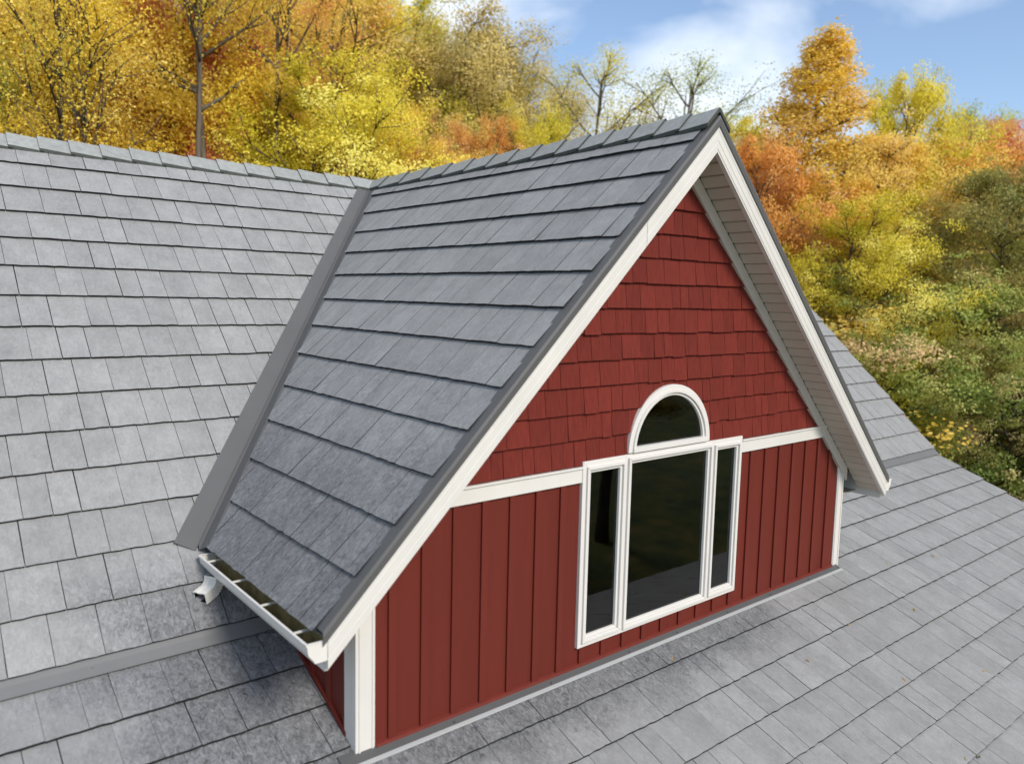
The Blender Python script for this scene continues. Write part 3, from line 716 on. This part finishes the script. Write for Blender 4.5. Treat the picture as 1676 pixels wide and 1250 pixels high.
def tree_proto(seed, H, R, base, shape, nleaf, leaf, nlimb=26, rtrunk=.16, up_=.5, flat=.45, clump=.55, sub=5, fill=1.0):
    """returns (trunk mesh, crown mesh). shape(t) in 0..1 along the crown gives the limb length / R"""
    rd = random.Random(seed); rg = np.random.default_rng(seed); mb = MB()
    lean = [rd.uniform(-.04, .04), rd.uniform(-.04, .04)]
    ph = rd.uniform(0, 6)
    def axis(h): return Vector((lean[0]*h+.12*math.sin(h*.5+ph)*min(1, h/4), lean[1]*h+.12*math.cos(h*.43+ph)*min(1, h/4), h))
    n = 14; nd = []; mb.tube([axis(H*.97*i/n)-Vector((0, 0, .3 if i == 0 else 0)) for i in range(n+1)], [rtrunk*(1.25 if i == 0 else 1)*(1-.93*i/n)+.01 for i in range(n+1)], 7)
    cs = []; cr_ = []; lt = []
    for k in range(nlimb):
        lt += [ltone]*(len(cs)-len(lt)) if k else []; ltone = rd.gauss(0, .17)
        tq = ((k+rd.random())/nlimb); h = base+(H*.97-base)*tq; a0 = axis(h); az = k*2.399+rd.uniform(-.5, .5)
        Ln = R*shape(tq)*rd.uniform(.72, 1.12)+.15; el = up_*(.5+.8*tq)+rd.uniform(-.2, .2)
        pts = [a0]; d = Vector((math.cos(az)*math.cos(el), math.sin(az)*math.cos(el), math.sin(el)))
        m = 6
        for j in range(m):
            d = (d+Vector((rd.uniform(-.16, .16), rd.uniform(-.16, .16), rd.uniform(-.06, .13)))).normalized(); pts.append(pts[-1]+d*Ln/m)
        r0 = rtrunk*(1-.9*h/H)*.5+.012
        mb.tube(pts, [r0*(1-.85*j/m)+.006 for j in range(m+1)], 5)
        cf = .42+.58*min(1, Ln/R); cs.append(pts[-1]); cr_.append(clump*.8*cf)
        for q in range(sub):
            j = rd.randint(2, m-1) if q else m-1; p = pts[j]; saz = az+rd.choice((-1, 1))*rd.uniform(.4, 1.2); sl = Ln*rd.uniform(.22, .5); sel = el*.6+rd.uniform(-.3, .5)
            dd = Vector((math.cos(saz)*math.cos(sel), math.sin(saz)*math.cos(sel), math.sin(sel)))
            e1 = p+dd*sl*.5+Vector((0, 0, rd.uniform(-.05, .1))); e2 = e1+(dd+Vector((rd.uniform(-.3, .3), rd.uniform(-.3, .3), .15)))*sl*.5
            mb.tube([p, e1, e2], [r0*.4+.004, r0*.25+.004, .004], 4)
            cs += [e1, e2]; cr_ += [cf*clump*rd.uniform(.7, 1.15), cf*clump*rd.uniform(.5, 1.0)]
    cs.append(axis(H*.98)); cr_.append(clump*.6)
    tr_me = None
    tm = mesh('trunk', mb.v, mb.f, M['bark'], smooth=True)
    lt += [0.0]*(len(cs)-len(lt))
    C = np.array([tuple(c) for c in cs]); Rr = np.array(cr_); nc = len(C)
    w = Rr**2; w /= w.sum(); keep = rg.random(nc) < fill; w = w*keep+1e-9; w /= w.sum()
    idx = rg.choice(nc, nleaf, p=w); ct = rg.normal(.54, .15, nc)+np.array(lt)
    off = rg.normal(0, 1, (nleaf, 3)); off /= np.linalg.norm(off, axis=1)[:, None]; off *= (rg.random(nleaf)**.45)[:, None]
    off *= np.array([1.15, 1.15, flat*1.5]); P = C[idx]+off*Rr[idx][:, None]*1.25
    # leaf faces: a slightly folded rhomb of two triangles
    a = rg.random(nleaf)*2*math.pi; nz = rg.normal(0, .6, (nleaf, 3))+off*.7+(C[idx]-C.mean(0))*np.array([.22, .22, .05]); nz[:, 2] += .45; nz /= np.linalg.norm(nz, axis=1)[:, None]
    u = np.stack([np.cos(a), np.sin(a), rg.normal(0, .35, nleaf)], 1); u -= nz*(u*nz).sum(1)[:, None]; u /= np.linalg.norm(u, axis=1)[:, None]; v = np.cross(nz, u)
    s = leaf*rg.uniform(.6, 1.35, nleaf)[:, None]
    V = np.stack([P-u*s*.5, P-v*s*.34+nz*s*.1, P+u*s*.5, P+v*s*.34+nz*s*.1], 1).reshape(-1, 3)
    me = bpy.data.meshes.new('crown'); nl = nleaf
    me.vertices.add(nl*4); me.vertices.foreach_set('co', V.astype(np.float32).ravel())
    me.loops.add(nl*4); me.polygons.add(nl)
    me.loops.foreach_set('vertex_index', np.arange(nl*4, dtype=np.int32)); me.polygons.foreach_set('loop_start', np.arange(0, nl*4, 4, dtype=np.int32))
    me.update(calc_edges=True)
    tone = .13+ct[idx]*.74+.14*rg.random(nleaf)+.10*(P[:, 2]/H-.6)
    at = me.attributes.new('tone', 'FLOAT', 'POINT'); at.data.foreach_set('value', np.repeat(np.clip(tone, 0, 1), 4).astype(np.float32))
    me.materials.append(None)
    return tm, me, float(np.quantile(P[:, 2], .998))
egg = lambda t_: (math.sin(math.pi*min(1, (t_*.86+.14)))**.6)
cone = lambda t_: max(.03, (1-t_)**.95)
vase = lambda t_: .35+.65*math.sin(math.pi*min(1, t_*.9+.05))
spread_ = lambda t_: math.sin(math.pi*(t_*.8+.2))**.5
PR = {}
def proto(key, *a, **k): r_ = tree_proto(*a, **k); PR[key] = (r_[:2], r_[2])
proto('maple', 1, 14, 4.2, 3.0, egg, 150000, .072, nlimb=54, clump=.50, sub=11, flat=.45)
proto('maple2', 2, 12, 3.8, 2.0, egg, 125000, .070, nlimb=48, clump=.46, sub=11, flat=.45)
proto('broad', 3, 13, 4.4, 3.6, egg, 140000, .062, nlimb=52, clump=.46, sub=11, flat=.4)
proto('spire', 4, 17, 4.3, 3.4, cone, 140000, .072, nlimb=120, clump=.52, sub=8, up_=.1, flat=.62, rtrunk=.2)
proto('oak', 5, 15, 4.0, 4.0, vase, 110000, .075, nlimb=40, clump=.5, sub=10, flat=.55, rtrunk=.2)
proto('slender', 6, 14, 2.4, 4.6, vase, 38000, .055, nlimb=28, clump=.55, sub=6, up_=.85, flat=.6, rtrunk=.11)
proto('wispy', 7, 14, 2.7, 4.6, vase, 15000, .055, nlimb=26, clump=.5, sub=7, up_=.85, flat=.6, rtrunk=.11)
proto('pole', 8, 17, 2.6, 10.8, vase, 14000, .07, nlimb=16, clump=.7, sub=5, up_=.7, flat=.6, rtrunk=.15)
proto('shrub', 9, 4.5, 2.4, .5, spread_, 40000, .055, nlimb=26, clump=.62, sub=6, up_=.7, flat=.6, rtrunk=.07)
proto('layered', 10, 9, 4.2, 1.0, egg, 150000, .055, nlimb=60, clump=.42, sub=11, up_=.3, flat=.3, rtrunk=.14)
rt_ = random.Random(5)
def tree(x, y, top, kind, leaves, wide, label, name='tree', cat='tree', group=None, rot=None):
    (tm, cm), H0 = PR[kind]; z0 = ground(x, y); H = top-z0; s = H/H0
    root = obj(name, None, None, label, cat, group); root.location = (x, y, z0); root.rotation_euler = (0, 0, rt_.uniform(0, 6.28) if rot is None else rot); root.scale = (s*wide, s*wide, s)
    a = obj('trunk', tm, root); c = obj('crown', cm, root); c.material_slots[0].link = 'OBJECT'; c.material_slots[0].material = LM[leaves]
    return root
# the wood behind the house, tree by tree
for (x, y, top, k, l, w, n, lab) in [
    (2.65, 14.20, 14.16, 'pole', 'gold', 0.6, 'tree', 'tall straight trunk left of the thin golden trees, above the rounded lemon one'),
    (3.32, 15.01, 14.33, 'pole', 'orange', 0.6, 'tree', 'tall thin trunk just right of the straight one above the rounded lemon tree'),
    (-0.31, 16.12, 9.17, 'maple', 'yellow', 1.0, 'tree', 'big bright yellow tree behind the left end of the ridge'),
    (0.79, 16.90, 8.73, 'maple2', 'yellow', 0.75, 'tree', 'yellow tree right of the biggest yellow one, left of the bare trunks'),
    (-1.69, 15.35, 8.47, 'broad', 'gold', 0.6, 'tree', 'gold tree with a dark trunk at the left edge'),
    (-1.81, 11.32, 10.64, 'pole', 'yellow', 0.7, 'tree', 'tall tree with a dark bare trunk near the left edge'),
    (-1.29, 12.24, 7.99, 'wispy', 'yellow', 0.9, 'tree', 'thin tree with dark forked limbs in front of the big yellow one'),
    (-2.24, 13.91, 6.96, 'slender', 'green', 0.7, 'tree', 'thin green tree at the far left edge'),
    (-1.04, 15.24, 8.96, 'slender', 'orange', 0.9, 'tree', 'orange tree rising behind the big yellow tree'),
    (1.40, 16.00, 9.86, 'maple2', 'red', 0.42, 'tree', 'scarlet tree showing between yellow crown and bare trunks'),
    (0.58, 11.76, 13.06, 'pole', 'yellow', 0.7, 'tree', 'tall tree with a straight bare trunk, left of a pair'),
    (1.22, 12.60, 13.39, 'pole', 'gold', 0.7, 'tree', 'tall tree with a crooked bare trunk, right of a pair'),
    (3.61, 19.18, 8.15, 'maple2', 'gold', 0.62, 'tree', 'gold-orange tree behind the pair of bare trunks'),
    (7.47, 26.27, 14.38, 'oak', 'olive', 0.9, 'tree', 'tall olive tree right of the bare trunks'),
    (4.74, 18.75, 11.11, 'wispy', 'gold', 1.4, 'tree', 'thin bronze tree with visible limbs'),
    (6.91, 21.08, 12.14, 'oak', 'orange', 0.9, 'tree', 'pale orange tree high on the slope'),
    (6.79, 18.92, 11.34, 'wispy', 'gold', 1.4, 'tree', 'thin pale gold tree with dark limbs above the lemon tree'),
    (3.93, 13.64, 7.74, 'broad', 'lemon', 0.95, 'tree', 'rounded lemon yellow tree in front of the wood'),
    (3.71, 15.93, 7.41, 'broad', 'lemon', 0.6, 'tree', 'smaller greenish yellow tree left of the rounded lemon one'),
    (5.40, 14.00, 7.14, 'broad', 'yellow', 0.62, 'tree', 'smaller yellow tree right of the rounded lemon one'),
    (9.56, 20.84, 12.85, 'oak', 'lemon', 0.9, 'tree', 'tall olive yellow tree at the end of the high wood'),
    (13.08, 29.17, 15.19, 'maple2', 'olive', 1.0, 'tree', 'olive tree far up the slope behind'),
    (14.79, 27.03, 14.91, 'slender', 'olive', 1.5, 'tree', 'thin olive tree stepping down from the high wood'),
    (11.84, 19.38, 12.17, 'oak', 'brown', 1.05, 'tree', 'bronze green oak standing above the dormer ridge'),
    (13.38, 23.18, 11.15, 'maple2', 'brown', 0.9, 'tree', 'lower bronze tree left of the oak'),
    (14.46, 21.18, 10.73, 'maple2', 'olive', 0.75, 'tree', 'lower olive tree right of the oak'),
    (14.72, 19.70, 11.99, 'slender', 'brown', 1.2, 'tree', 'thin half-bare bronze tree beside the oak'),
    (17.02, 20.36, 11.41, 'slender', 'brown', 1.1, 'tree', 'low half-bare bronze tree between two thin ones'),
    (15.72, 17.47, 11.48, 'wispy', 'lemon', 1.35, 'tree', 'nearly bare tree with scattered yellow leaves against the sky'),
    (17.87, 15.18, 11.17, 'wispy', 'green', 1.35, 'tree', 'nearly bare tree with scattered green leaves, right of the other wispy one'),
    (20.10, 18.70, 10.47, 'wispy', 'brown', 1.3, 'tree', 'low bare twiggy tree between the two wispy ones'),
    (6.97, 14.22, 6.63, 'broad', 'rust', 0.42, 'shrub', 'rust red bush just above the roof junction'),
    (8.88, 14.12, 7.32, 'broad', 'orange', 0.5, 'tree', 'small soft orange tree above the dormer ridge'),
    (7.13, 12.92, 6.17, 'broad', 'gold', 0.42, 'shrub', 'gold bush right of the rust red one'),
    (10.91, 13.75, 7.82, 'broad', 'lemon', 0.46, 'tree', 'small greenish yellow tree above the dormer ridge'),
    (12.46, 13.67, 7.23, 'broad', 'brown', 0.5, 'shrub', 'bronze bush right of the small yellow tree'),
    (15.15, 8.75, 9.54, 'spire', 'gold', 1.45, 'tree', 'tall pointed golden tree, the highest right of the gable'),
    (18.86, 7.11, 8.97, 'maple2', 'lemon', 0.5, 'tree', 'tall thin yellow-green tree right of the pointed golden one'),
    (26.07, 9.34, 9.33, 'slender', 'olive', 1.2, 'tree', 'thinner olive tree behind the tall yellow-green one'),
    (12.74, 7.87, 6.46, 'maple2', 'orange', 0.62, 'tree', 'orange tree close behind the gable peak'),
    (13.51, 7.60, 5.41, 'maple', 'rust', 0.62, 'tree', 'rust orange tree behind the right rake'),
    (20.28, 13.67, 8.99, 'maple2', 'lemon', 0.7, 'tree', 'small yellow tree peeping out at the gable peak'),
    (16.25, 6.78, 6.73, 'maple', 'gold', 0.85, 'tree', 'gold tree below the pointed one'),
    (12.98, 5.48, 4.89, 'broad', 'lemon', 0.8, 'tree', 'yellow-green tree in the middle of the right wood'),
    (17.63, 6.20, 5.72, 'maple', 'lemon', 0.85, 'tree', 'wide yellow-green tree right of the middle'),
    (19.93, 5.86, 7.04, 'maple2', 'orange', 0.9, 'tree', 'soft orange tree at the right under the skyline'),
    (29.45, 8.95, 9.85, 'oak', 'green', 0.75, 'tree', 'green tree topping the skyline at the right'),
    (27.91, 7.30, 9.19, 'oak', 'red', 0.8, 'tree', 'reddish tree at the right edge of the skyline'),
    (15.63, 3.03, 5.60, 'maple', 'dark', 0.75, 'tree', 'dark green tree at the right edge'),
    (16.48, 3.63, 4.22, 'maple2', 'green', 0.6, 'tree', 'dark brownish green tree left of the dark one at the edge'),
    (13.09, 6.34, 3.54, 'broad', 'olive', 0.6, 'tree', 'olive tree low behind the right rake'),
    (14.25, 3.90, 3.27, 'layered', 'sage', 0.98, 'tree', 'near sage green tree with layered branches and peach leaf tips'),
    (14.51, 5.79, 2.71, 'layered', 'sage', 0.6, 'tree', 'low olive tree left of the near sage tree'),
    (13.79, 2.21, 1.99, 'layered', 'sage', 0.7, 'tree', 'sage green tree partly outside the right edge'),
]: tree(x, y, top, k, l, w, lab, n, n)
# distant trees filling the slope, nothing tells one from the next
fill = random.Random(12)
for i in range(64):
    az = math.radians(fill.uniform(-6, 88)); D = fill.uniform(38, 66) if i % 3 else fill.uniform(30, 38)
    x, y = CAM.x+math.sin(az)*D, CAM.y+math.cos(az)*D; r = (x-CAM.x)*R2.x+(y-CAM.y)*R2.y; f = (x-CAM.x)*F2.x+(y-CAM.y)*F2.y; q = r/f
    lim = 2.0+D*(.30*sm(-.12, -.3, q)+.105-.05*sm(-.25, -.12, q)+.04*sm(.25, .4, q))
    if i % 3 == 0: lim -= D*.06
    top = min(lim*fill.uniform(.8, 1.0), ground(x, y)+17); top = max(top, ground(x, y)+4.5)
    if top > lim+1.5: continue
    k = fill.choice(('maple', 'maple2', 'oak', 'broad')); l = fill.choice(('gold', 'olive', 'brown', 'lemon', 'orange', 'green', 'olive', 'yellow'))
    tree(x, y, top, k, l, fill.uniform(.9, 1.3), 'distant autumn tree in the wood on the slope', 'tree', 'tree', 'distant trees filling the wooded slope')
for i in range(16):                       # the wood goes on to the left of the picture
    az = math.radians(-10-fill.uniform(0, 50)); D = fill.uniform(24, 50); x, y = CAM.x+math.sin(az)*D, CAM.y+math.cos(az)*D
    tree(x, y, ground(x, y)+fill.uniform(13, 17), fill.choice(('maple', 'maple2', 'oak')), fill.choice(('gold', 'olive', 'lemon', 'orange')), fill.uniform(.9, 1.3), 'autumn tree of the wood left of the house', 'tree', 'tree', 'trees of the wood left of the house')
for i in range(26):
    az = math.radians(fill.uniform(58, 84)); D = fill.uniform(24, 36); x, y = CAM.x+math.sin(az)*D, CAM.y+math.cos(az)*D
    tree(x, y, ground(x, y)+fill.uniform(2.5, 5.0), 'shrub', fill.choice(('green', 'olive', 'lemon', 'dark', 'brown')), fill.uniform(.8, 1.2), 'low bush under the trees right of the house', 'shrub', 'bush', 'low bushes under the right-hand trees')
# trees on the other side of the house, seen mirrored in the window
for (x, y, top, k, l, lab) in ((17, -6, 9, 'maple', 'olive', 'olive tree beyond the right front corner, mirrored in the window'), (13, -13, 8, 'oak', 'brown', 'bronze tree in front of the house, mirrored in the window'), (8, -17, 8, 'broad', 'gold', 'golden tree in front of the house, mirrored in the window'), (22, -14, 11, 'oak', 'green', 'green tree farther out in front, mirrored in the window')):
    tree(x, y, top, k, l, 1.2, lab, 'tree', 'tree')
# fallen leaves on the slates
lm = mat('dry_leaf', (.34, .22, .06), .8, .2); lm2 = mat('green_leaf', (.10, .13, .03), .8, .2)
lr = random.Random(3)
def leaf_on(x, y, z, nx, lab, m, grp=None):
    s = lr.uniform(.016, .026); a = lr.uniform(0, 6.3); V = []
    for k in range(8):
        b_ = k/8*2*math.pi; r = s*(.55+.45*abs(math.cos(b_)))*(1 if k % 2 else .8); V.append((r*math.cos(b_)*1.2, r*math.sin(b_)*.7, .004*math.sin(b_*2)))
    V.append((0, 0, .005)); f = [(i, (i+1) % 8, 8) for i in range(8)]
    o = obj('fallen_leaf', mesh('fallen_leaf', V, f, m), None, lab, 'leaf', grp); o.location = (x, y, z)
    n = Vector(nx).normalized(); o.rotation_euler = (n.to_track_quat('Z', 'Y') @ Matrix.Rotation(a, 4, 'Z').to_quaternion()).to_euler()
NL, NU_ = (0, -ML, 1), (0, -MU, 1)
G1 = 'dry leaves scattered on the lower slates'
for (x, y) in ((1.28, -1.62), (1.75, -.52), (2.66, -.66), (.95, -.62), (3.1, -.2), (2.2, .1), (3.4, .45), (1.6, -1.05), (2.5, -1.3), (3.9, -.3), (-.15, -.21), (2.9, .62)):
    leaf_on(x, y, zl(y)+.022, NL, 'tiny dry leaf lying on the lower slates right of the gable', lm, G1)
leaf_on(1.42, -1.66, zl(-1.66)+.022, NL, 'tiny green leaf on the lower slates near the bottom right', lm2)
